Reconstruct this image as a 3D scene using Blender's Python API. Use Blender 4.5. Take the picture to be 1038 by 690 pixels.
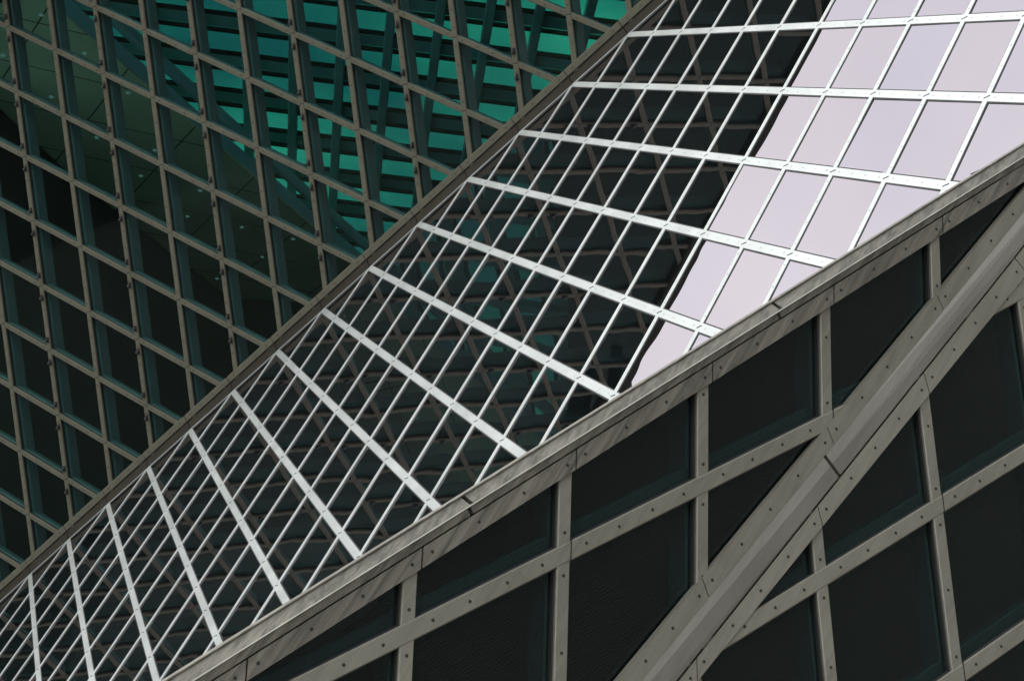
import bpy, bmesh, math, random
from mathutils import Vector, Matrix
random.seed(7)
for o in list(bpy.data.objects): bpy.data.objects.remove(o)
SC = bpy.context.scene
COL = SC.collection

# ------------------------------------------------------------------ camera
# The facades are measured in lattice units (one diamond side) in the frame of the
# surveyed view, then carried into the world: 1 unit = 1.22 m, eye 1.65 m above the street.
S = 1.22
F_PX, CX, CY = 1977.1, 519.0, 345.0
U = Vector((.04876, -.95603, .28919)).normalized()
F = (Vector((0, 0, 1)) - U.z * U).normalized()
X = F.cross(U)
EYE = Vector((0, 0, 1.65))
def W(p):
    return EYE + S * Vector((p.dot(X), p.dot(F), p.dot(U)))
def D(d):
    return Vector((d.dot(X), d.dot(F), d.dot(U)))
cam_d = bpy.data.cameras.new('camera')
cam = bpy.data.objects.new('camera', cam_d); COL.objects.link(cam)
cam_d.sensor_fit = 'HORIZONTAL'; cam_d.sensor_width = 36
cam_d.lens = 36 * F_PX / 1038
cam_d.clip_end = 5000; cam_d.clip_start = .05
right, down, fwd = D(Vector((1, 0, 0))), D(Vector((0, 1, 0))), D(Vector((0, 0, 1)))
m = Matrix((right, -down, -fwd)).transposed().to_4x4(); m.translation = EYE
cam.matrix_world = m
SC.camera = cam

# ------------------------------------------------------------------ light
SUN_DIR = D(Vector((-.62, -.78, .22))).normalized()        # towards the sun behind the cloud
EXPOSURE = 1.55
elev = math.asin(SUN_DIR.z); azim = math.atan2(SUN_DIR.x, SUN_DIR.y)
wd = bpy.data.worlds.new('World'); SC.world = wd; wd.use_nodes = True
nt = wd.node_tree; nt.nodes.clear()
sky = nt.nodes.new('ShaderNodeTexSky'); sky.sky_type = 'NISHITA'; sky.sun_disc = False
sky.sun_elevation = elev; sky.sun_rotation = azim
sky.air_density = 1.0; sky.dust_density = 4.0; sky.ozone_density = 1.0
hs = nt.nodes.new('ShaderNodeHueSaturation'); hs.inputs['Saturation'].default_value = .22
tint = nt.nodes.new('ShaderNodeMix'); tint.data_type = 'RGBA'; tint.blend_type = 'MULTIPLY'
tint.inputs[0].default_value = 1; tint.inputs[7].default_value = (1.0, .99, 1.0, 1)
bg = nt.nodes.new('ShaderNodeBackground'); bg.inputs[1].default_value = .12
wo = nt.nodes.new('ShaderNodeOutputWorld')
nt.links.new(sky.outputs[0], hs.inputs['Color']); nt.links.new(hs.outputs[0], tint.inputs[6])
veil = nt.nodes.new('ShaderNodeMix'); veil.data_type = 'RGBA'; veil.inputs[0].default_value = .65      # even cloud cover
veil.inputs[7].default_value = (5.9, 6.0, 6.05, 1)
tc = nt.nodes.new('ShaderNodeTexCoord'); cn = nt.nodes.new('ShaderNodeTexNoise')
cn.inputs['Scale'].default_value = 3.2; cn.inputs['Detail'].default_value = 6; cn.inputs['Roughness'].default_value = .5
nt.links.new(tc.outputs['Generated'], cn.inputs['Vector'])
cr = nt.nodes.new('ShaderNodeMix'); cr.data_type = 'RGBA'; cr.inputs[6].default_value = (4.9, 5.0, 5.25, 1); cr.inputs[7].default_value = (7.0, 7.05, 6.95, 1)
cm_ = nt.nodes.new('ShaderNodeMapRange'); cm_.inputs[1].default_value = .3; cm_.inputs[2].default_value = .7
nt.links.new(cn.outputs['Fac'], cm_.inputs[0]); nt.links.new(cm_.outputs[0], cr.inputs[0]); nt.links.new(cr.outputs[2], veil.inputs[7])
nt.links.new(tint.outputs[2], veil.inputs[6]); nt.links.new(veil.outputs[2], bg.inputs[0]); nt.links.new(bg.outputs[0], wo.inputs[0])
sd = bpy.data.lights.new('sun', 'SUN'); sd.energy = .5; sd.angle = math.radians(18); sd.color = (1, .97, .93)
so = bpy.data.objects.new('sun', sd); COL.objects.link(so)
so.rotation_euler = SUN_DIR.to_track_quat('Z', 'Y').to_euler(); so.location = (0, 0, 60)
SC.view_settings.view_transform = 'Standard'; SC.view_settings.look = 'None'
SC.view_settings.gamma = 1; SC.view_settings.exposure = EXPOSURE
try:
    SC.cycles.transparent_max_bounces = 24; SC.cycles.max_bounces = 10; SC.cycles.glossy_bounces = 6
except Exception: pass

# ------------------------------------------------------------------ materials
def mat(name, col, rough=.5, metal=0, var=0, vscale=3, streak=0, sdir=(0, 0, 1), bump=0, spec=.5, grain=0):
    mt = bpy.data.materials.new(name); mt.use_nodes = True
    t = mt.node_tree; b = t.nodes['Principled BSDF']
    b.inputs['Base Color'].default_value = (*col, 1); b.inputs['Roughness'].default_value = rough
    b.inputs['Metallic'].default_value = metal; b.inputs['Specular IOR Level'].default_value = spec
    g = t.nodes.new('ShaderNodeNewGeometry'); last = None
    def mult(fac_socket, lo, hi, a, c):
        nonlocal last
        r = t.nodes.new('ShaderNodeMapRange'); t.links.new(fac_socket, r.inputs[0])
        r.inputs[1].default_value = a; r.inputs[2].default_value = c
        r.inputs[3].default_value = lo; r.inputs[4].default_value = hi
        x = t.nodes.new('ShaderNodeMix'); x.data_type = 'RGBA'; x.blend_type = 'MULTIPLY'; x.inputs[0].default_value = 1
        if last is None: x.inputs[6].default_value = (*col, 1)
        else: t.links.new(last, x.inputs[6])
        t.links.new(r.outputs[0], x.inputs[7]); last = x.outputs[2]
    if var:
        n = t.nodes.new('ShaderNodeTexNoise'); n.inputs['Scale'].default_value = vscale; n.inputs['Detail'].default_value = 6
        t.links.new(g.outputs['Position'], n.inputs['Vector']); mult(n.outputs['Fac'], 1 - var, 1 + var, .3, .7)
        rr = t.nodes.new('ShaderNodeMapRange'); t.links.new(n.outputs['Fac'], rr.inputs[0])
        rr.inputs[3].default_value = rough - .12; rr.inputs[4].default_value = rough + .12
        t.links.new(rr.outputs[0], b.inputs['Roughness'])
    if grain:
        n = t.nodes.new('ShaderNodeTexNoise'); n.inputs['Scale'].default_value = 55; n.inputs['Detail'].default_value = 3
        t.links.new(g.outputs['Position'], n.inputs['Vector']); mult(n.outputs['Fac'], 1 - grain, 1 + grain * .6, .35, .65)
    if streak:                     # dirt run down the metal: noise squeezed along the run direction
        d = Vector(sdir).normalized()
        mp = t.nodes.new('ShaderNodeMapping'); mp.vector_type = 'POINT'
        q = d.rotation_difference(Vector((0, 0, 1))); mp.inputs['Rotation'].default_value = q.to_euler()
        t.links.new(g.outputs['Position'], mp.inputs['Vector'])
        sc = t.nodes.new('ShaderNodeVectorMath'); sc.operation = 'MULTIPLY'; sc.inputs[1].default_value = (1, 1, .035)
        t.links.new(mp.outputs[0], sc.inputs[0])
        n = t.nodes.new('ShaderNodeTexNoise'); n.inputs['Scale'].default_value = 30; n.inputs['Detail'].default_value = 5
        n.inputs['Roughness'].default_value = .65
        t.links.new(sc.outputs[0], n.inputs['Vector']); mult(n.outputs['Fac'], 1 - streak, 1 + streak * .35, .3, .62)
        n2 = t.nodes.new('ShaderNodeTexNoise'); n2.inputs['Scale'].default_value = 2.2; n2.inputs['Detail'].default_value = 8
        n2.inputs['Roughness'].default_value = .7
        t.links.new(g.outputs['Position'], n2.inputs['Vector']); mult(n2.outputs['Fac'], 1 - streak * .7, 1, .32, .44)
    if last is not None: t.links.new(last, b.inputs['Base Color'])
    if bump:
        n = t.nodes.new('ShaderNodeTexNoise'); n.inputs['Scale'].default_value = 2.0; n.inputs['Detail'].default_value = 2
        t.links.new(g.outputs['Position'], n.inputs['Vector'])
        bp = t.nodes.new('ShaderNodeBump'); bp.inputs['Strength'].default_value = 1; bp.inputs['Distance'].default_value = bump
        t.links.new(n.outputs['Fac'], bp.inputs['Height']); t.links.new(bp.outputs[0], b.inputs['Normal'])
    return mt
def glass(name, trans, refl_col, refl, bump=0, body=None, bscale=1.1, wires=None, power=3.0, uneven=0):
    """tinted pane: see-through tint (or an opaque dark body) under a mirror coat that grows towards grazing"""
    mt = bpy.data.materials.new(name); mt.use_nodes = True
    t = mt.node_tree; t.nodes.clear()
    out = t.nodes.new('ShaderNodeOutputMaterial'); mix = t.nodes.new('ShaderNodeMixShader')
    g = t.nodes.new('ShaderNodeNewGeometry')
    if body:
        a = t.nodes.new('ShaderNodeBsdfDiffuse'); a.inputs[0].default_value = (*body, 1)
    else:
        a = t.nodes.new('ShaderNodeBsdfTransparent'); a.inputs[0].default_value = (*trans, 1)
    if uneven:
        nn = t.nodes.new('ShaderNodeTexNoise'); nn.inputs['Scale'].default_value = uneven; nn.inputs['Detail'].default_value = 5
        t.links.new(g.outputs['Position'], nn.inputs['Vector'])
        rr = t.nodes.new('ShaderNodeMapRange'); rr.inputs[1].default_value = .32; rr.inputs[2].default_value = .68
        rr.inputs[3].default_value = 0; rr.inputs[4].default_value = 1; t.links.new(nn.outputs['Fac'], rr.inputs[0])
        cm = t.nodes.new('ShaderNodeMix'); cm.data_type = 'RGBA'; cm.inputs[6].default_value = (trans[0] * .5, trans[1] * .48, trans[2] * .62, 1)
        cm.inputs[7].default_value = (*trans, 1); t.links.new(rr.outputs[0], cm.inputs[0]); t.links.new(cm.outputs[2], a.inputs[0])
    base = a.outputs[0]
    if wires:                      # fine metal mesh laminated inside the pane
        dv, freq, colr, amt = wires
        vd = t.nodes.new('ShaderNodeVectorMath'); vd.operation = 'DOT_PRODUCT'; vd.inputs[1].default_value = dv
        t.links.new(g.outputs['Position'], vd.inputs[0])
        nz = t.nodes.new('ShaderNodeTexNoise'); nz.inputs['Scale'].default_value = 6; nz.inputs['Detail'].default_value = 3
        t.links.new(g.outputs['Position'], nz.inputs['Vector'])
        m1 = t.nodes.new('ShaderNodeMath'); m1.operation = 'MULTIPLY_ADD'; m1.inputs[1].default_value = freq
        m2 = t.nodes.new('ShaderNodeMath'); m2.operation = 'MULTIPLY'; m2.inputs[1].default_value = 4
        t.links.new(nz.outputs['Fac'], m2.inputs[0]); t.links.new(vd.outputs['Value'], m1.inputs[0]); t.links.new(m2.outputs[0], m1.inputs[2])
        sn = t.nodes.new('ShaderNodeMath'); sn.operation = 'SINE'; t.links.new(m1.outputs[0], sn.inputs[0])
        mr = t.nodes.new('ShaderNodeMapRange'); mr.inputs[1].default_value = -.2; mr.inputs[2].default_value = 1
        mr.inputs[3].default_value = amt * .15; mr.inputs[4].default_value = amt
        t.links.new(sn.outputs[0], mr.inputs[0])
        wd_ = t.nodes.new('ShaderNodeBsdfDiffuse'); wd_.inputs[0].default_value = (*colr, 1)
        mx = t.nodes.new('ShaderNodeMixShader'); t.links.new(mr.outputs[0], mx.inputs[0])
        t.links.new(base, mx.inputs[1]); t.links.new(wd_.outputs[0], mx.inputs[2]); base = mx.outputs[0]
    gl = t.nodes.new('ShaderNodeBsdfGlossy'); gl.inputs['Roughness'].default_value = .0
    gl.inputs[0].default_value = (*refl_col, 1)
    if body:                       # each coated pane has its own faint cast
        oi = t.nodes.new('ShaderNodeObjectInfo'); mc = t.nodes.new('ShaderNodeMix'); mc.data_type = 'RGBA'
        mc.inputs[6].default_value = (refl_col[0], refl_col[1], refl_col[2] * .985, 1)
        mc.inputs[7].default_value = (refl_col[0] * .955, refl_col[1] * .985, min(1, refl_col[2] * 1.02), 1)
        t.links.new(oi.outputs['Random'], mc.inputs[0]); t.links.new(mc.outputs[2], gl.inputs[0])
    lw = t.nodes.new('ShaderNodeLayerWeight'); lw.inputs[0].default_value = .5
    pw = t.nodes.new('ShaderNodeMath'); pw.operation = 'POWER'; pw.inputs[1].default_value = power
    t.links.new(lw.outputs['Facing'], pw.inputs[0])
    mr = t.nodes.new('ShaderNodeMapRange'); mr.inputs[3].default_value = refl[0]; mr.inputs[4].default_value = refl[1]
    t.links.new(pw.outputs[0], mr.inputs[0])
    if bump:
        n = t.nodes.new('ShaderNodeTexNoise'); n.inputs['Scale'].default_value = bscale; n.inputs['Detail'].default_value = 1.5
        ob = t.nodes.new('ShaderNodeObjectInfo'); sc = t.nodes.new('ShaderNodeVectorMath'); sc.operation = 'SCALE'
        sc.inputs[0].default_value = (37, 61, 53); t.links.new(ob.outputs['Random'], sc.inputs['Scale'])
        ad = t.nodes.new('ShaderNodeVectorMath'); t.links.new(g.outputs['Position'], ad.inputs[0]); t.links.new(sc.outputs[0], ad.inputs[1])
        t.links.new(ad.outputs[0], n.inputs['Vector'])                # every pane bends its own way
        bp = t.nodes.new('ShaderNodeBump'); bp.inputs['Strength'].default_value = 1; bp.inputs['Distance'].default_value = bump
        t.links.new(n.outputs['Fac'], bp.inputs['Height']); t.links.new(bp.outputs[0], gl.inputs['Normal'])
    t.links.new(mr.outputs[0], mix.inputs[0]); t.links.new(base, mix.inputs[1]); t.links.new(gl.outputs[0], mix.inputs[2])
    t.links.new(mix.outputs[0], out.inputs[0])
    return mt
RUN = D(Vector((-.55, .8, -.593)))                                     # way the rain runs over the metal
M = {}
M['white_alu'] = mat('white_aluminium', (0.37, 0.397, 0.387), .42, .6, var=.025, vscale=2, grain=.02)
M['brown_alu'] = mat('brown_aluminium', (0.0909, 0.0901, 0.0656), .75, .0, spec=.15, var=.08, vscale=2.5, grain=.10)
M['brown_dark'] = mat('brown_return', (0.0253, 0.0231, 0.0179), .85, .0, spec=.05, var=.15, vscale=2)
M['grey_alu'] = mat('grey_aluminium', (0.195, 0.19, 0.152), .5, .25, var=.10, vscale=1.3, grain=.045, streak=.16, sdir=RUN)
M['dirty_alu'] = mat('weathered_aluminium', (0.158, 0.15, 0.122), .5, .25, var=.10, vscale=1.5, grain=.06, streak=.6, sdir=RUN)
M['ledge'] = mat('ledge_edge', (0.2682, 0.2682, 0.2384), .45, .4, var=.2, vscale=6)
M['room'] = mat('dark_room', (0.0209, 0.0194, 0.0179), .9, var=.2, vscale=.3)
M['channel'] = mat('beam_channel', (0.1937, 0.1885, 0.1609), .45, .35, var=.07, vscale=1.2, grain=.03, streak=.10, sdir=RUN)
M['gasket'] = mat('black_gasket', (0.006, 0.006, 0.006), .8)
M['screw'] = mat('screw_head', (0.0223, 0.0223, 0.0201), .5, .4)
M['clip'] = mat('black_clip', (0.0089, 0.0089, 0.0089), .6)
M['steel'] = mat('teal_painted_steel', (0.0335, 0.067, 0.0745), .55, 0, var=.1)
M['glass_green'] = glass('green_glass', (.80, .92, .89), (.6, .75, .7), (.006, .05))
M['glass_mirror'] = glass('mirror_glass', None, (.99, .895, .97), (.335, .375), bump=.0019, bscale=.8, body=(.003, .004, .004), power=2.0)
M['glass_dark'] = glass('dark_mesh_glass', (.60, .72, .70), (.8, .9, .9), (.03, .35), bump=.0004,
                        wires=(tuple(D(Vector((.45, .88, 0)))), 300, (.03, .032, .031), .2))
M['glass_teal'] = glass('teal_glass', (.107, .395, .32), (.5, .8, .7), (.02, .2), uneven=.16)
M['ceiling'] = mat('olive_ceiling_panel', (0.3725, 0.5215, 0.3949), .8, 0, var=.1, vscale=.6)
M['seam'] = mat('panel_seam', (0.0149, 0.0186, 0.0149), .9)
M['dark'] = mat('dark_interior', (0.0268, 0.0261, 0.0209), .9, var=.2, vscale=.3)
M['fin_dark'] = mat('dark_teal_fin', (0.0223, 0.0559, 0.0596), .6)
M['bluesteel'] = mat('blue_painted_steel', (0.1416, 0.3874, 0.447), .5, 0, var=.15, vscale=1)
M['asphalt'] = mat('asphalt', (0.0372, 0.0372, 0.0372), .9, var=.15, vscale=8)
M['bounce_paving'] = mat('pale_bounce_paving', (0.2682, 0.2607, 0.2459), .85, var=.12, vscale=3)  # kept pale so the added sheet throws light upwards
M['stone'] = mat('dark_stone', (0.0745, 0.0708, 0.067), .8, var=.15, vscale=.4)
M['roofing'] = mat('grey_roofing', (0.1192, 0.1192, 0.1192), .85, var=.15, vscale=1)
lamp = bpy.data.materials.new('downlight_lens'); lamp.use_nodes = True
lb = lamp.node_tree.nodes['Principled BSDF']; lb.inputs['Base Color'].default_value = (.10, .2, .19, 1)
lb.inputs['Emission Color'].default_value = (.55, 1, .95, 1); lb.inputs['Emission Strength'].default_value = .03
M['lamp'] = lamp

# ------------------------------------------------------------------ mesh helpers (points in survey frame)
class MB:
    def __init__(s): s.v = []; s.f = []; s.mi = []; s.ms = []
    def m(s, k):
        if k not in s.ms: s.ms.append(k)
        return s.ms.index(k)
    def poly(s, pts, k):
        b = len(s.v); s.v += [W(p) for p in pts]; s.f.append(list(range(b, b + len(pts)))); s.mi.append(s.m(k))
    def prism(s, pts, n, k, both=True):
        """pts: loop of the top face; extruded along vector n (towards the back)"""
        b = len(s.v); q = len(pts); s.v += [W(p) for p in pts] + [W(p + n) for p in pts]; mi = s.m(k)
        s.f.append(list(range(b, b + q))); s.mi.append(mi)
        s.f.append(list(range(b + 2 * q - 1, b + q - 1, -1))); s.mi.append(mi)
        for i in range(q):
            j = (i + 1) % q; s.f.append([b + i, b + q + i, b + q + j, b + j]); s.mi.append(mi)
    def loft(s, loops, k):
        b = len(s.v); q = len(loops[0]); mi = s.m(k)
        for l in loops: s.v += [W(p) for p in l]
        for a in range(len(loops) - 1):
            for i in range(q):
                j = (i + 1) % q
                s.f.append([b + a * q + i, b + a * q + j, b + (a + 1) * q + j, b + (a + 1) * q + i]); s.mi.append(mi)
        s.f.append(list(range(b + q - 1, b - 1, -1))); s.mi.append(mi)
        e = b + (len(loops) - 1) * q; s.f.append(list(range(e, e + q))); s.mi.append(mi)
    def bar(s, p0, p1, n, w, h0, h1, k, ch=.006):
        """flat cap from p0 to p1 on a surface with normal n: width w, from height h0 to h1, chamfered"""
        t = (p1 - p0).normalized(); c = n.cross(t).normalized(); r = w / 2
        prof = [(-r, h0), (r, h0), (r, h1 - ch), (r - ch, h1), (-r + ch, h1), (-r, h1 - ch)]
        s.loft([[p + c * x + n * y for x, y in prof] for p in (p0, p1)], k)
    def disc(s, p, n, r, h, k, q=8):
        a = n.orthogonal().normalized(); c = n.cross(a)
        ring = lambda rr, hh: [p + (a * math.cos(2 * math.pi * i / q) + c * math.sin(2 * math.pi * i / q)) * rr + n * hh for i in range(q)]
        s.loft([ring(r, -.004), ring(r, h * .6), ring(r * .7, h)], k)
    def build(s, name, parent=None, label=None):
        me = bpy.data.meshes.new(name)
        c = sum(s.v, Vector()) / len(s.v)
        me.from_pydata([p - c for p in s.v], [], s.f)
        for k in s.ms: me.materials.append(M[k])
        me.polygons.foreach_set('material_index', s.mi)
        bm = bmesh.new(); bm.from_mesh(me); bmesh.ops.recalc_face_normals(bm, faces=bm.faces); bm.to_mesh(me); bm.free()
        me.update()
        o = bpy.data.objects.new(name, me); COL.objects.link(o)
        o.location = c
        if parent is not None:
            o.parent = parent; o.location = c - origin(parent)
        if label: o['label'] = label
        return o
def origin(o):
    p = Vector(o.location)
    while o.parent is not None: o = o.parent; p += o.location
    return p
def thing(name, label, cat, at, group=None):
    o = bpy.data.objects.new(name, None); COL.objects.link(o); o.location = W(at); o.empty_display_size = .3
    o['label'] = label; o['category'] = cat
    if group: o['group'] = group
    return o
def tag(o, label, cat, group=None):
    o['label'] = label; o['category'] = cat
    if group: o['group'] = group
def struct(o): o['kind'] = 'structure'; return o
def ray(x, y): return Vector(((x - CX) / F_PX, (y - CY) / F_PX, 1))
def hit(px, P, N):
    r = ray(*px); return r * (P.dot(N) / r.dot(N))
def px(p): return (CX + F_PX * p.x / p.z, CY + F_PX * p.y / p.z)

# ------------------------------------------------------------------ lattice facades
class Plane:
    def __init__(s, O, e1, e2):
        s.O, s.e1, s.e2 = O, e1, e2
        n = e1.cross(e2).normalized()
        s.N = n if n.dot(O) < 0 else -n
        s.cons = []
    def P(s, i, j): return s.O + s.e1 * i + s.e2 * j
    def ij(s, p):
        d = p - s.O; a, b, c = s.e1.dot(s.e1), s.e1.dot(s.e2), s.e2.dot(s.e2)
        x, y = d.dot(s.e1), d.dot(s.e2); det = a * c - b * b
        return ((x * c - y * b) / det, (y * a - x * b) / det)
    def add(s, A, B, C): s.cons.append((A, B, C))                     # A i + B j <= C
    def add_line(s, p, q, inside):
        (a, b), (c, d) = s.ij(p), s.ij(q); A, B = (d - b), (a - c); C = A * a + B * b
        i, j = inside
        if A * i + B * j > C: A, B, C = -A, -B, -C
        s.add(A, B, C)
    def line(s, axis, k, grow=0):
        lo, hi = -99, 99
        for A, B, C in s.cons:
            a, b = (A, B) if axis == 0 else (B, A)
            r = C - a * k
            if abs(b) < 1e-9:
                if r < 0: return None
            elif b > 0: hi = min(hi, r / b)
            else: lo = max(lo, r / b)
        if hi - lo < .03: return None
        return (s.P(k, lo), s.P(k, hi)) if axis == 0 else (s.P(lo, k), s.P(hi, k)), lo, hi
    def cell(s, i, j):
        pl = [(i, j), (i + 1, j), (i + 1, j + 1), (i, j + 1)]
        for A, B, C in s.cons:
            o = []
            for a in range(len(pl)):
                p, q = pl[a], pl[(a + 1) % len(pl)]; vp = A * p[0] + B * p[1] - C; vq = A * q[0] + B * q[1] - C
                if vp <= 0: o.append(p)
                if vp * vq < 0:
                    t = vp / (vp - vq); o.append((p[0] + (q[0] - p[0]) * t, p[1] + (q[1] - p[1]) * t))
            pl = o
            if len(pl) < 3: return None
        return pl
def area(pts):
    return abs(sum(pts[i][0] * pts[(i + 1) % len(pts)][1] - pts[(i + 1) % len(pts)][0] * pts[i][1] for i in range(len(pts)))) / 2
def clip_frame(pts):
    for ax, sg, lim in ((0, -1, 0), (0, 1, 1038), (1, -1, 0), (1, 1, 690)):
        o = []
        for a in range(len(pts)):
            p, q = pts[a], pts[(a + 1) % len(pts)]; vp = sg * p[ax] - sg * lim; vq = sg * q[ax] - sg * lim
            if vp <= 0: o.append(p)
            if vp * vq < 0:
                t = vp / (vp - vq); o.append((p[0] + (q[0] - p[0]) * t, p[1] + (q[1] - p[1]) * t))
        pts = o
        if len(pts) < 3: return []
    return pts
def panes(pl, root, key, ir, jr, depth, thick=.010, shrink=.012, tilt=0, hide=None):
    got = []
    for i in range(*ir):
        for j in range(*jr):
            c = pl.cell(i, j)
            if not c or area(c) < .004: continue
            P = [pl.P(*q) for q in c]; ctr = sum(P, Vector()) / len(P)
            P = [p + (ctr - p).normalized() * min(shrink, (ctr - p).length * .5) - pl.N * depth for p in P]
            if tilt:
                a1, a2 = random.gauss(0, tilt), random.gauss(0, tilt)
                d1 = pl.e1.normalized(); d2 = pl.N.cross(d1)
                P = [p + pl.N * ((p - ctr).dot(d1) * a1 + (p - ctr).dot(d2) * a2) for p in P]
            vis = area(clip_frame([px(p) for p in P]) or [(0, 0)] * 3)
            if hide and hide(px(ctr)): vis *= .01
            got.append((vis, P))
    got.sort(key=lambda g: -g[0])
    rest = None
    for k, (v, P) in enumerate(got):
        if k < 100:
            b = MB(); b.prism(P, -pl.N * thick, key); b.build('glass_pane', root)
        else:
            if rest is None: rest = MB()
            rest.prism(P, -pl.N * thick, key)
    if rest: rest.build('glass_pane', root)['kind'] = 'stuff'
    return len(got)

V = lambda *a: Vector(a)
# --- crease between the green wall and the white-barred slope
P0 = V(2.18309, -4.50176, 24.61416); L = V(-.69319, .58211, .41574)
A_ = V(.25805, .13473, -.95738); U_ = V(.81801, .41167, -.4025); OFF = V(.08041, .06427, .12636)
V_ = U_ + L; B_ = A_ + L
ul = Plane(P0 + 5 * L - 8 * U_ + OFF, U_, V_)
mid = Plane(P0, A_, B_)
# --- near dark walls
gl_, hl_ = V(.7580, -.3100, .5730), V(-.0340, .9490, -.3130)
lw = Plane(V(-.5109, 1.3941, 9.298), gl_, hl_)
rw = Plane(V(1.72, 1.34, 10.93) * .974, V(.765, -.356, .536) * .974, V(.037, .929, -.369) * .974)

TRIM = [((250, 690), (1037, 185)), ((215.7, 690), (1038, 167)), ((195, 690), (1038, 159)), ((167, 690), (1038, 146))]
BEAM = [((626, 690), (1015, 220)), ((649, 690), (1009, 250)), ((688, 690), (1033, 257)), ((707, 690), (1038, 281))]
def on(pl, ln, h=0):
    P = pl.O + pl.N * h
    return hit(ln[0], P, pl.N), hit(ln[1], P, pl.N)
def ext(pq, a, b):
    p, q = pq; return p + (q - p) * a, p + (q - p) * b

# ================================================================== ground
ground_z = 0.0
def wq(name, pts, key):
    me = bpy.data.meshes.new(name); me.from_pydata(pts, [], [list(range(len(pts)))]); me.materials.append(M[key])
    o = bpy.data.objects.new(name, me); COL.objects.link(o); return struct(o)
wq('ground', [(-900, -900, 0), (900, -900, 0), (900, 900, 0), (-900, 900, 0)], 'asphalt')

wq('bounce_pavement', [(-70, -40, .004), (28, -40, .004), (28, 60, .004), (-70, 60, .004)], 'bounce_paving')  # unseen pale sheet added to bounce light into the green wall and ceiling
# ================================================================== green wall (upper left)
root = thing('curtain_wall', 'tall green glass wall with brown diamond bars, leaning out above the white-barred slope', 'glass wall', ul.P(0, 3))
ul.add(1, 1, 8 - .25); ul.add(-.53, -1, .58); ul.add(-1, 0, 12); ul.add(0, 1, 19)
n1 = panes(ul, root, 'glass_green', (-13, 17), (-10, 20), .03, shrink=.012)
BW = .080
for k in range(-12, 17):
    r = ul.line(0, k)
    if not r: continue
    (a, b), lo, hi = r
    mb = MB(); mb.bar(a, b, ul.N, BW, .006, .034, 'brown_alu', ch=.008); mb.bar(a, b, ul.N, BW * .8, -.045, .004, 'gasket')
    t = (b - a).normalized()
    for j in range(math.floor(lo), math.ceil(hi) + 1):
        for s_ in range(4):
            e = j + .125 + s_ * .25
            if lo < e < hi: mb.disc(ul.P(k, e) + ul.N * .034, ul.N, .011, .006, 'screw', 6)
        if lo < j < hi:                                             # butt joint at each node
            c = ul.P(k, j); w_ = ul.N.cross(t).normalized()
            mb.prism([c + w_ * BW * .5 + t * .006 + ul.N * .0355, c - w_ * BW * .5 + t * .006 + ul.N * .0355,
                      c - w_ * BW * .5 - t * .006 + ul.N * .0355, c + w_ * BW * .5 - t * .006 + ul.N * .0355], -ul.N * .004, 'gasket')
    bo = mb.build('mullion', root)
    if k % 2 == 0:
        for j in range(math.floor(lo), math.ceil(hi) + 1):
            for fr in (.19, .84):
                e = j + fr
                if not (lo < e < hi): continue
                q = px(ul.P(k, e))
                if not (-10 < q[0] < 680 and -10 < q[1] < 610): continue
                c = MB(); p = ul.P(k, e) + ul.N.cross(t) * 0
                c.bar(p - t * .042, p + t * .042, ul.N, .045, .03, .06, 'clip', ch=.014)
                c.disc(p + t * .01 + ul.N * .06, ul.N, .026, .03, 'clip', 8)
                c.build('clip', bo)
    fb = MB(); fb.bar(a, b, ul.N, BW * 1.05, -.28, -.07, 'steel', ch=.02); fb.build('steel_fin', root)
for k in range(-9, 20):
    r = ul.line(1, k)
    if not r: continue
    (a, b), lo, hi = r
    mb = MB(); mb.bar(a, b, ul.N, BW, .003, .030, 'brown_alu', ch=.008); mb.bar(a, b, ul.N, BW * .8, -.043, .002, 'gasket')
    for i in range(math.floor(lo), math.ceil(hi) + 1):
        for s_ in range(4):
            e = i + .125 + s_ * .25
            if lo < e < hi: mb.disc(ul.P(e, k) + ul.N * .030, ul.N, .011, .006, 'screw', 6)
    mb.build('mullion', root)
    fb = MB(); fb.bar(a, b, ul.N, BW * 1.05, -.18, -.068, 'steel', ch=.02); fb.build('steel_fin', root)
# roof coping along the top of the wall
ra, rb = ul.P(-12, 5.78), ul.P(17.2, -9.70)
mb = MB(); mb.bar(ra, rb, ul.N, .18, -.35, .05, 'brown_dark', ch=.02); mb.build('coping', root)
# cap strip along the crease, in one length per node, with its dark return down to the slope
cperp = ul.N.cross(L).normalized()
if cperp.dot(ul.P(0, 0) - ul.P(8, 0)) < 0: cperp = -cperp
ln = L.normalized()
for r_ in range(-4, 22):
    a = P0 + OFF + L * (r_ + .006) ; b = P0 + OFF + L * (r_ + .994)
    mb = MB(); c = cperp * .283
    mb.bar(a + c, b + c, ul.N, .100, .0, .045, 'brown_alu', ch=.008)
    for s_ in range(4):
        mb.disc(a + c + L * (.12 + .25 * s_) + ul.N * .045, ul.N, .011, .006, 'screw', 6)
    mb.build('edge_cap', root)
    mb = MB()
    e0, e1 = a + cperp * .235 + ul.N * .02, b + cperp * .235 + ul.N * .02
    d0, d1 = P0 + L * (r_ + .006) + mid.N * .012, P0 + L * (r_ + .994) + mid.N * .004
    mb.prism([e0, e1, d1, d0], -(ul.N + mid.N).normalized() * .08, 'brown_dark'); mb.build('edge_return', root)

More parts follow.
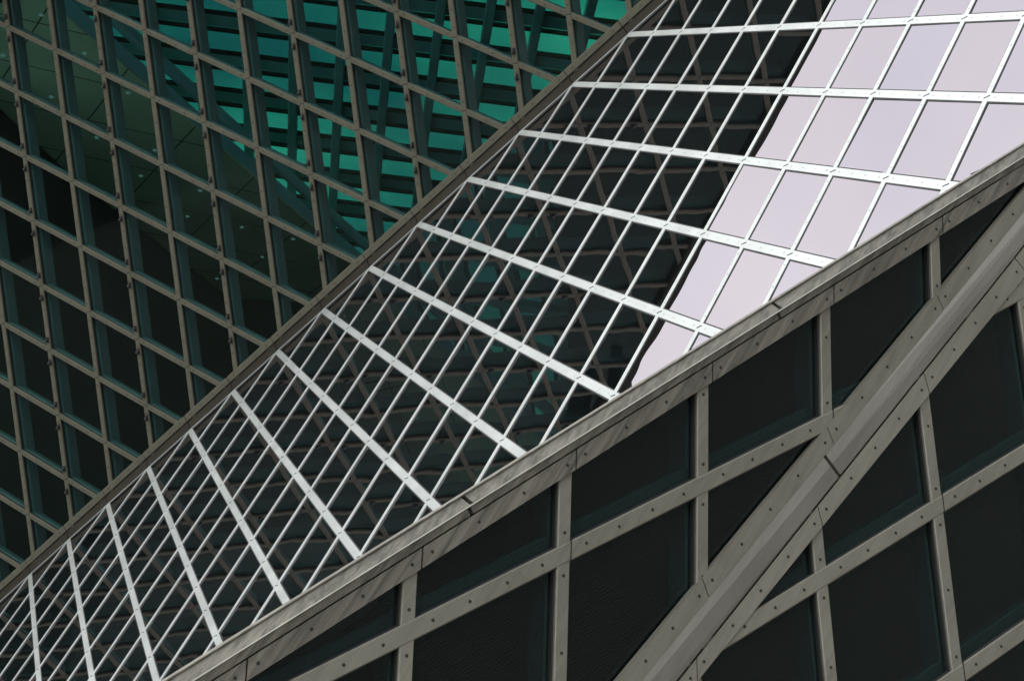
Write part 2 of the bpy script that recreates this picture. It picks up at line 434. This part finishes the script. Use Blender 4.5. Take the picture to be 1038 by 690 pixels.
# ================================================================== bright slope (middle)
root = thing('sloped_glazing', 'mirror glass slope with a bright white bar grid between the green wall and grey parapet', 'glass roof', mid.P(2, 6))
mid.add(-1, -1, -.02); mid.add(0, 1, 21); mid.add(0, -1, 4)
ta = hit(TRIM[3][0], mid.O, mid.N); tb = hit(TRIM[3][1], mid.O, mid.N)
(i0, j0), (i1, j1) = mid.ij(ta), mid.ij(tb)
lowN = 1.1
slope_lo = (mid.P(i0 + lowN, j0), mid.P(i1 + lowN, j1))
slope_lo = ext(slope_lo, -.6, 1.45)
mid.add_line(*slope_lo, (i0 - 2, j0))
def hidden(q):
    (x0, y0), (x1, y1) = TRIM[3]; return q[1] > y0 + (y1 - y0) * (q[0] - x0) / (x1 - x0)
n2 = panes(mid, root, 'glass_mirror', (-24, 18), (-5, 21), .002, shrink=.012, tilt=.0022, hide=hidden)
MW = .087
def gbar(axis, k, w, h):
    r = mid.line(axis, k)
    if not r: return
    (a, b), lo, hi = r
    mb = MB(); mb.bar(a, b, mid.N, w, .001, h, 'white_alu', ch=.002); mb.bar(a, b, mid.N, w * 1.0 + .026, -.03, .0015, 'gasket', ch=.0005)
    for i in range(math.floor(lo), math.ceil(hi) + 1):
        for s_ in range(4):
            e = i + .125 + .25 * s_
            if lo < e < hi:
                p = mid.P(e, k) if axis == 1 else mid.P(k, e)
                mb.disc(p + mid.N * h, mid.N, .009, .004, 'white_alu', 6)
        if axis == 0 and lo < i < hi:
            c = mid.P(k, i); t = (b - a).normalized(); w_ = mid.N.cross(t).normalized()
            mb.prism([c + w_ * w * .5 + t * .007 + mid.N * (h + .002), c - w_ * w * .5 + t * .007 + mid.N * (h + .002),
                      c - w_ * w * .5 - t * .004 + mid.N * (h + .002), c + w_ * w * .5 - t * .004 + mid.N * (h + .002)], -mid.N * .004, 'brown_dark')
    mb.build('glazing_bar', root)
for k in range(-4, 22): gbar(1, k, MW, .006)
for k in range(-24, 18): gbar(0, k, MW * .72, .008)
mb = MB(); mb.bar(P0 + L * -4.2 + mid.N * 0, P0 + L * 21, mid.N, .04, .0, .008, 'white_alu', ch=.002); mb.build('edge_bar', root)

# ================================================================== near dark walls, diagonal beam, parapet
t0 = on(lw, TRIM[0])
lw.add_line(*on(lw, TRIM[1]), (1, .2)); lw.add_line(*on(lw, BEAM[1]), (0, .5)); lw.add(-1, 0, 4)
rw.add_line(*on(rw, BEAM[2]), (1, .8)); rw.add(1, 0, 6); rw.add_line(*on(rw, TRIM[1]), (1, .8))
def to_ground(pl, ins):
    g = [None, None]
    for k, i in enumerate((0, 1)):
        z0, z1 = W(pl.P(i, 0)).z, W(pl.P(i, 1)).z
        g[k] = pl.P(i, (z0 - .02) / (z0 - z1))
    pl.add_line(g[0], g[1], ins)
to_ground(lw, (0, .5)); to_ground(rw, (1, .8))
LWD = .098
def near_wall(pl, label, ir, jr):
    root = thing('glass_wall', label, 'glass wall', pl.P(1, .6))
    panes(pl, root, 'glass_dark', ir, jr, .02, shrink=.01)
    def run(axis, k, h):
        LWD = .077 if axis == 0 else .090
        r = pl.line(axis, k)
        if not r: return
        (a, b), lo, hi = r
        mb = MB(); t = (b - a).normalized(); c = pl.N.cross(t).normalized()
        mb.bar(a, b, pl.N, LWD, h - .02, h, 'grey_alu', ch=.006)
        mb.bar(a - c * .0, b - c * .0, pl.N, LWD * 1.16, -.03, h - .021, 'gasket')
        for i in range(math.floor(lo) - 1, math.ceil(hi) + 1):
            for s_ in ((.11, .5, .89) if axis == 0 else (.15, .38, .62, .85)):
                e = i + s_
                if lo + .05 < e < hi - .05:
                    p = pl.P(e, k) if axis == 1 else pl.P(k, e)
                    mb.disc(p + pl.N * h, pl.N, .0085, .005, 'screw', 8)
            if axis == 1 and lo < i < hi and i % 2 == 1:
                cc = pl.P(i, k); tv = pl.e2.normalized(); th = pl.e1.normalized()
                cc = cc + th * LWD * .5
                mb.prism([cc + tv * .062 + th * .004 + pl.N * (h + .001), cc + tv * .062 - th * .004 + pl.N * (h + .001),
                          cc - tv * .055 - th * .004 + pl.N * (h + .001), cc - tv * .055 + th * .004 + pl.N * (h + .001)], -pl.N * .004, 'gasket')
        mb.build('mullion', root)
        fb = MB(); up_ = -pl.e2.normalized() * .07 if axis == 1 else Vector()
        fb.bar(a + up_, b + up_, pl.N, .11, -.20 - .01 * axis, -.045 - .002 * axis, 'fin_dark', ch=.01); fb.build('steel_fin', root)
    for k in range(ir[0], ir[1] + 1): run(0, k, .030)
    for k in range(jr[0], jr[1] + 1): run(1, k, .034)
    return root
near_wall(lw, 'dark mesh-glass wall with grey bars below the parapet, left of the thick diagonal beam', (-5, 7), (-5, 8))
near_wall(rw, 'dark mesh-glass wall with grey bars at the lower right, right of the diagonal beam', (-5, 7), (-6, 9))

# diagonal beam over the fold: flange, channel, flange, in butted lengths
root = thing('diagonal_beam', 'thick grey metal beam running diagonally over the fold of the dark glass', 'beam', lw.P(3, .5))
l0, l1 = ext(on(lw, BEAM[0], .05), -.9, 1.21), ext(on(lw, BEAM[1], .05), -.9, 1.21)
r2, r3 = ext(on(rw, BEAM[2], .05), -.9, 1.21), ext(on(rw, BEAM[3], .05), -.9, 1.21)
c1, c2 = ext(on(lw, ((648, 690), (1008, 250)), .045), -.9, 1.21), ext(on(rw, ((685, 690), (1030.7, 257)), .052), -.9, 1.21)
BN = (lw.N + rw.N).normalized()
def at_px_frac(pq, target_y):
    lo, hi = 0, 1
    for _ in range(40):
        md = (lo + hi) / 2
        if px(pq[0] + (pq[1] - pq[0]) * md)[1] > target_y: lo = md
        else: hi = md
    return lo
lerp = lambda pq, t: pq[0] + (pq[1] - pq[0]) * t
def strip(name, A0, A1, cuts_a, cuts_b, n, key, gap=.004, screws=0, thick=.05):
    ca = [0] + cuts_a + [1]; cb = [0] + cuts_b + [1]
    for k in range(len(ca) - 1):
        ga = gap / (A0[1] - A0[0]).length
        a0, a1 = ca[k] + (ga if k else 0), ca[k + 1] - (ga if k < len(ca) - 2 else 0)
        b0, b1 = cb[k] + (ga if k else 0), cb[k + 1] - (ga if k < len(cb) - 2 else 0)
        mb = MB(); mb.prism([lerp(A0, a0), lerp(A0, a1), lerp(A1, b1), lerp(A1, b0)], -n * thick, key)
        if screws:
            p, q = (lerp(A0, a0) + lerp(A1, b0)) / 2, (lerp(A0, a1) + lerp(A1, b1)) / 2
            d = (q - p).normalized(); ll = (q - p).length; ns = max(2, round(ll / screws)); 
            for s_ in range(ns):
                mb.disc(p + d * (.06 + (ll - .12) * s_ / (ns - 1)), n, .0085, .005, 'screw', 8)
        mb.build(name, root)
fa = [at_px_frac(l0, y) for y in (586, 433, 299)]; fb_ = [at_px_frac(l1, y) for y in (605, 450, 314)]
strip('flange', l0, l1, fa, fb_, lw.N, 'grey_alu', screws=.25)
fa = [at_px_frac(r2, y) for y in (667, 513, 378, 262)]; fb_ = [at_px_frac(r3, y) for y in (690, 533, 399, 277)]
strip('flange', r2, r3, fa, fb_, rw.N, 'grey_alu', screws=.25)
ya = [at_px_frac(c1, 461)]; yb = [at_px_frac(c2, 482)]
mid_c = tuple((c1[k] * .55 + c2[k] * .45) + BN * .010 for k in (0, 1))
ym = [(ya[0] + yb[0]) / 2]
ch = MB()
def chan(t0, t1):
    mb = MB()
    for A0, A1, u, v in ((c1, mid_c, 0, 1), (mid_c, c2, 1, 2)):
        T0 = [t0[u], t0[v]]; T1 = [t1[u], t1[v]]
        mb.prism([lerp(A0, T0[0]), lerp(A0, T1[0]), lerp(A1, T1[1]), lerp(A1, T0[1])], -BN * .06, 'channel')
    mb.build('channel_cover', root)
g = .0014
chan((0, 0, 0), (ya[0] - g, ym[0] - g, yb[0] - g)); chan((ya[0] + g, ym[0] + g, yb[0] + g), (1, 1, 1))
bk = MB(); bk.prism([p - BN * .055 for p in (l1[0], l1[1], r2[1], r2[0])], -BN * .05, 'gasket'); bk.build('backing_plate', root)

# parapet: fascia with screws, ledge, streaked coping
root = thing('parapet_trim', 'streaked grey metal parapet along the top of the dark glass, under the white-barred slope', 'parapet', lw.P(1, -.6))
T = [ext(on(lw, TRIM[k], h), -.35, 1.12) for k, h in ((0, .05), (1, .05))]
f0 = [at_px_frac(T[0], y) for y in (600.5, 513, 410, 334, 262)]; f1 = [at_px_frac(T[1], y) for y in (559, 459, 372, 294, 227)]
# joints follow the wall's upright bars
def frac_of(pq, i):
    lo, hi = 0, 1
    for _ in range(40):
        md = (lo + hi) / 2
        if lw.ij(lerp(pq, md))[0] < i: lo = md
        else: hi = md
    return lo
js = [k + .055 for k in range(-2, 6)]
f0 = [f for f in (frac_of(T[0], k) for k in js) if 0 < f < 1]; f1 = [f for f in (frac_of(T[1], k) for k in js) if 0 < f < 1]
n_ = min(len(f0), len(f1))
strip('fascia', T[0], T[1], f0[-n_:], f1[-n_:], lw.N, 'dirty_alu', gap=.006, screws=.27)
T2 = [ext(on(lw, ((215.7, 688), (1038, 165.4)), .055), -.35, 1.12), ext(on(lw, TRIM[2], .066), -.35, 1.12)]
jj = [at_px_frac(T2[0], 521), at_px_frac(T2[0], 322.5)]; jk = [at_px_frac(T2[1], 513.5), at_px_frac(T2[1], 316)]
strip('drip_strip', T2[0], T2[1], jj, jk, lw.N, 'dirty_alu', gap=.012)
le = ext(on(lw, TRIM[2], .066), -.35, 1.12)
mb = MB(); mb.bar(le[0], le[1], lw.N, .006, -.05, .012, 'ledge', ch=.003); mb.build('ledge', root)
T3 = [ext(on(lw, TRIM[2], .06), -.35, 1.12), ext(on(lw, TRIM[3], .02), -.35, 1.12)]
ji = [at_px_frac(T3[0], 511), at_px_frac(T3[0], 313.5)]; jl = [at_px_frac(T3[1], 502), at_px_frac(T3[1], 306)]
strip('coping', T3[0], T3[1], ji, jl, lw.N, 'dirty_alu', gap=.012)
le = ext(on(lw, TRIM[3], .02), -.35, 1.12)
mb = MB(); mb.bar(le[0], le[1], lw.N, .010, -.06, .012, 'dirty_alu', ch=.003); mb.build('top_bead', root)
bk = MB(); q0, q3 = ext(on(lw, TRIM[0], -.02), -.35, 1.12), ext(on(lw, TRIM[3], -.06), -.35, 1.12)
bk.prism([q0[0], q0[1], q3[1], q3[0]], -lw.N * .1, 'gasket'); bk.build('backing_plate', root)

# the parapet carries on over the right-hand wall beyond the beam
for nm, ka, kb, h_, off in (('fascia', 0, 1, .05, 0), ('drip_strip', 1, 2, .06, 1.5), ('coping', 2, 3, .062, 0)):
    pa, pb = ext(on(rw, TRIM[ka], h_), 1.05, 1.75), ext(on(rw, TRIM[kb], h_), 1.05, 1.75)
    b_ = MB(); b_.prism([pa[0], pa[1], pb[1], pb[0]], -rw.N * .05, 'dirty_alu'); b_.build(nm, root)
bk = MB(); q0, q3 = ext(on(rw, TRIM[0], -.02), 1.05, 1.75), ext(on(rw, TRIM[3], -.03), 1.05, 1.75)
bk.prism([q0[0], q0[1], q3[1], q3[0]], -rw.N * .1, 'gasket'); bk.build('backing_plate', root)
# roof deck between the parapet and the foot of the slope, and dark rooms behind the near glass
mb = MB(); tp = ext(on(lw, TRIM[3], -.03), -.3, 1.3)
tp = tuple(p - Vector(U) * .03 for p in tp)
mb.poly([tp[0], tp[1], slope_lo[1], slope_lo[0]], 'roofing'); struct(mb.build('roof_deck'))
mb = MB()
mb.poly([p - lw.N * 1.5 for p in (lw.P(-5, 1.3), lw.P(2.0, -.4), lw.P(5.0, -1.0), lw.P(9, -1.0), lw.P(9, 7), lw.P(-5, 7))], 'room')
struct(mb.build('room_back_wall'))

# ================================================================== inside the green wall
H = None
def lvl(px_, h):                                                     # point on the sight ray at height h (units above the eye)
    r = ray(*px_); return r * (h / r.dot(U))
u0 = hit((70, 20), ul.O, ul.N); H = (u0 + ray(70, 20) * 1.6).dot(U)
near = [lvl(q, H) for q in ((-60, -92), (70, 20), (313, 226), (385, 287))]
far_ = [lvl(q, H) for q in ((345, 402), (240, 308), (143, 234), (66, 174), (0, 112), (-60, 52))]
root = thing('ceiling_slab', 'olive green panelled ceiling slab seen through the green glass, upper left', 'ceiling', (near[1] + far_[3]) / 2)
mb = MB(); mb.prism(near + far_, U * .25, 'ceiling'); mb.build('soffit', root)
sm = MB()
g1 = (near[2] - near[1]).normalized(); g2 = U.cross(g1).normalized()
g1, g2 = (g1 + g2).normalized(), (g2 - g1).normalized()
base = near[1]
import itertools
poly2 = [((p - base).dot(g1), (p - base).dot(g2)) for p in near + far_]
def seg_clip(axis, k):
    xs = []
    for a in range(len(poly2)):
        p, q = poly2[a], poly2[(a + 1) % len(poly2)]
        if (p[axis] - k) * (q[axis] - k) < 0:
            t = (k - p[axis]) / (q[axis] - p[axis]); xs.append(p[1 - axis] + t * (q[1 - axis] - p[1 - axis]))
    xs.sort(); return list(zip(xs[0::2], xs[1::2]))
for axis in (0, 1):
    for k in range(-30, 31):
        kk = k * 1.75 + .4
        for lo, hi in seg_clip(axis, kk):
            a = base + (g1 * kk + g2 * lo if axis == 0 else g1 * lo + g2 * kk)
            b = base + (g1 * kk + g2 * hi if axis == 0 else g1 * hi + g2 * kk)
            if (b - a).length > .3: sm.bar(a, b, -U, .022, -.01, .004 + .001 * axis, 'seam', ch=.001)
sm.build('panel_seams', root)
# fascia band and tube rail along the slab's open edge
fs = MB(); n_f = [p + U * .02 for p in (near[0], near[3])]
fs.prism([near[0] + U * .03, near[3] + U * .03, near[3] + U * .3, near[0] + U * .3], (far_[3] - near[1]).normalized() * .2, 'bluesteel'); fs.build('edge_fascia', root)
fr = MB(); o_ = -(far_[3] - near[1]).normalized() * .25
fr.bar(near[0] + U * .5 + o_, near[3] + U * .4 + o_, (near[1] - far_[3]).normalized(), .22, 0, .2, 'bluesteel', ch=.05); fr.build('edge_girder', root)
# little downlights in the soffit
for q in ((42, 15), (86, 54), (52, 98), (130, 94), (3, 56), (98, 139), (143, 178), (157, 152), (203, 193), (190, 219), (245, 230), (266, 322 - 62), (297, 242), (220, 282)):
    p = lvl(q, H)
    t = MB(); t.disc(p - U * .0, -U, .04, .03, 'lamp', 10)
    o = t.build('downlight'); tag(o, 'tiny round teal downlight in the olive ceiling behind the green glass', 'downlight', 'downlights in the olive ceiling')
# dark wall under the far edge of the slab
back0 = (-ul.N - U * (-ul.N).dot(U)).normalized()
dn = -(U - ul.N * U.dot(ul.N)).normalized()
mb = MB(); fe = [far_[0] + (far_[0] - far_[1]) * 1.5] + far_ + [far_[-1] - (2 * U_ - V_).normalized() * 6]
for a in range(len(fe) - 1):
    mb.poly([fe[a] + U * .3, fe[a + 1] + U * .3, fe[a + 1] + dn * 16, fe[a] + dn * 16], 'dark')
struct(mb.build('inner_wall'))

# glazed slope on the far side, open to the sky
root = thing('rear_glazing', 'teal window rows with dark slanting posts seen through the green glass near the top', 'window wall', V(-2.2, -6.3, 37))
dp = V(-.108, .445, .893).normalized(); dr = V(1, .035, -.10).normalized(); dr = (dr - dp * dr.dot(dp)).normalized()
R0 = V(-2.2, -6.3, 36.); nR = dp.cross(dr).normalized()
if nR.dot(R0) > 0: nR = -nR
RP = lambda a, b: R0 + dr * a + dp * b
pr, pc = 1.28, .90
a0, a1, b0, b1 = -8, 9, -2, 8
for jb in range(b0, b1):
    y = jb * pr
    pb = MB()
    for q in (pb,):
        q.prism([RP(a0 * pc, y), RP(a1 * pc, y), RP(a1 * pc, y + pr), RP(a0 * pc, y + pr)], -nR * .01, 'glass_teal')
    pb.build('window_strip', root)
    b = MB(); b.bar(RP(a0 * pc, y), RP(a1 * pc, y), nR, .38, .03, .09, 'bluesteel', ch=.02); b.build('cross_beam', root)
    b = MB(); b.bar(RP(a0 * pc, y + .29), RP(a1 * pc, y + .29), nR, .05, .03, .12, 'seam', ch=.01); b.build('rail', root)
    b = MB(); b.bar(RP(a0 * pc, y - .25), RP(a1 * pc, y - .25), nR, .05, .03, .12, 'seam', ch=.01); b.build('rail', root)
for ia in range(a0, a1 + 1):
    b = MB(); b.bar(RP(ia * pc, b0 * pr), RP(ia * pc, b1 * pr), nR, .18, .03, .26, 'bluesteel', ch=.02); b.build('post', root)
# closing walls of the hall
mb = MB(); bl, br = RP(a0 * pc - 12, b1 * pr), RP(a1 * pc + 12, b1 * pr)
mb.poly([bl, br, br - U * 14, bl - U * 14], 'dark')
tl = [RP(a0 * pc, b0 * pr), RP(a0 * pc, b1 * pr)]
mb.poly([tl[0], tl[1], tl[1] + V(-14, 0, 0), tl[0] + V(-14, 0, 0)], 'dark')
tr = [RP(a1 * pc, b0 * pr), RP(a1 * pc, b1 * pr)]
mb.poly([tr[0], tr[1], tr[1] + V(14, 0, 0), tr[0] + V(14, 0, 0)], 'dark')
back = V(0, 0, 1) * 1.0; back = (-ul.N - U * (-ul.N).dot(U)).normalized()
mb.poly([P0 + L * -4.2 - ul.N * .5, P0 + L * 24 - ul.N * .5, P0 + L * 24 + back * 20, P0 + L * -4.2 + back * 20], 'dark')
rm = ul.P(1, -1.11)
mb.poly([rm - ul.N * .4, rb - ul.N * .4, RP(a1 * pc + 4, b0 * pr)], 'dark'); mb.poly([rm - ul.N * .4, RP(a1 * pc + 4, b0 * pr), RP(a0 * pc - 2, b0 * pr)], 'dark')
struct(mb.build('hall_shell'))
mb = MB(); mb.poly([ul.P(-12, 5.6), ul.P(-12, 19), ul.P(-12, 19) + back * 20, ul.P(-12, 5.6) + back * 20], 'dark'); struct(mb.build('hall_light_stop'))  # unseen end wall added to stop sky light leaking into the hall
# body of the building under the slope
print('PANES', n1, n2)
for n_, p_ in (('ul', ul), ('mid', mid), ('lw', lw), ('rw', rw)): print(n_, 'N', D(p_.N), 'at', W(p_.O))

# ================================================================== across the street: unseen block added to darken reflections in the near glass
def block(name, x0, x1, y0, y1, h, label):
    r = bpy.data.objects.new(name, None); COL.objects.link(r); r.location = ((x0 + x1) / 2, (y0 + y1) / 2, 0)
    r['label'] = label; r['category'] = 'building'
    bm = bmesh.new()
    vs = [bm.verts.new((x, y, z)) for z in (0, h) for x, y in ((x0 - x1, y0 - y1), (x1 - x0, y0 - y1), (x1 - x0, y1 - y0), (x0 - x1, y1 - y0))]
    for v in vs: v.co.x *= .5; v.co.y *= .5
    for f in ((3, 2, 1, 0), (4, 5, 6, 7), (0, 1, 5, 4), (1, 2, 6, 5), (2, 3, 7, 6), (3, 0, 4, 7)): bm.faces.new([vs[i] for i in f])
    me = bpy.data.meshes.new('wall'); bm.to_mesh(me); bm.free(); me.materials.append(M['stone'])
    o = bpy.data.objects.new('wall', me); COL.objects.link(o); o.parent = r
block('unseen_dark_block', 34, 60, -40, 30, 48, 'unseen dark stone block added across the street to darken the near glass')
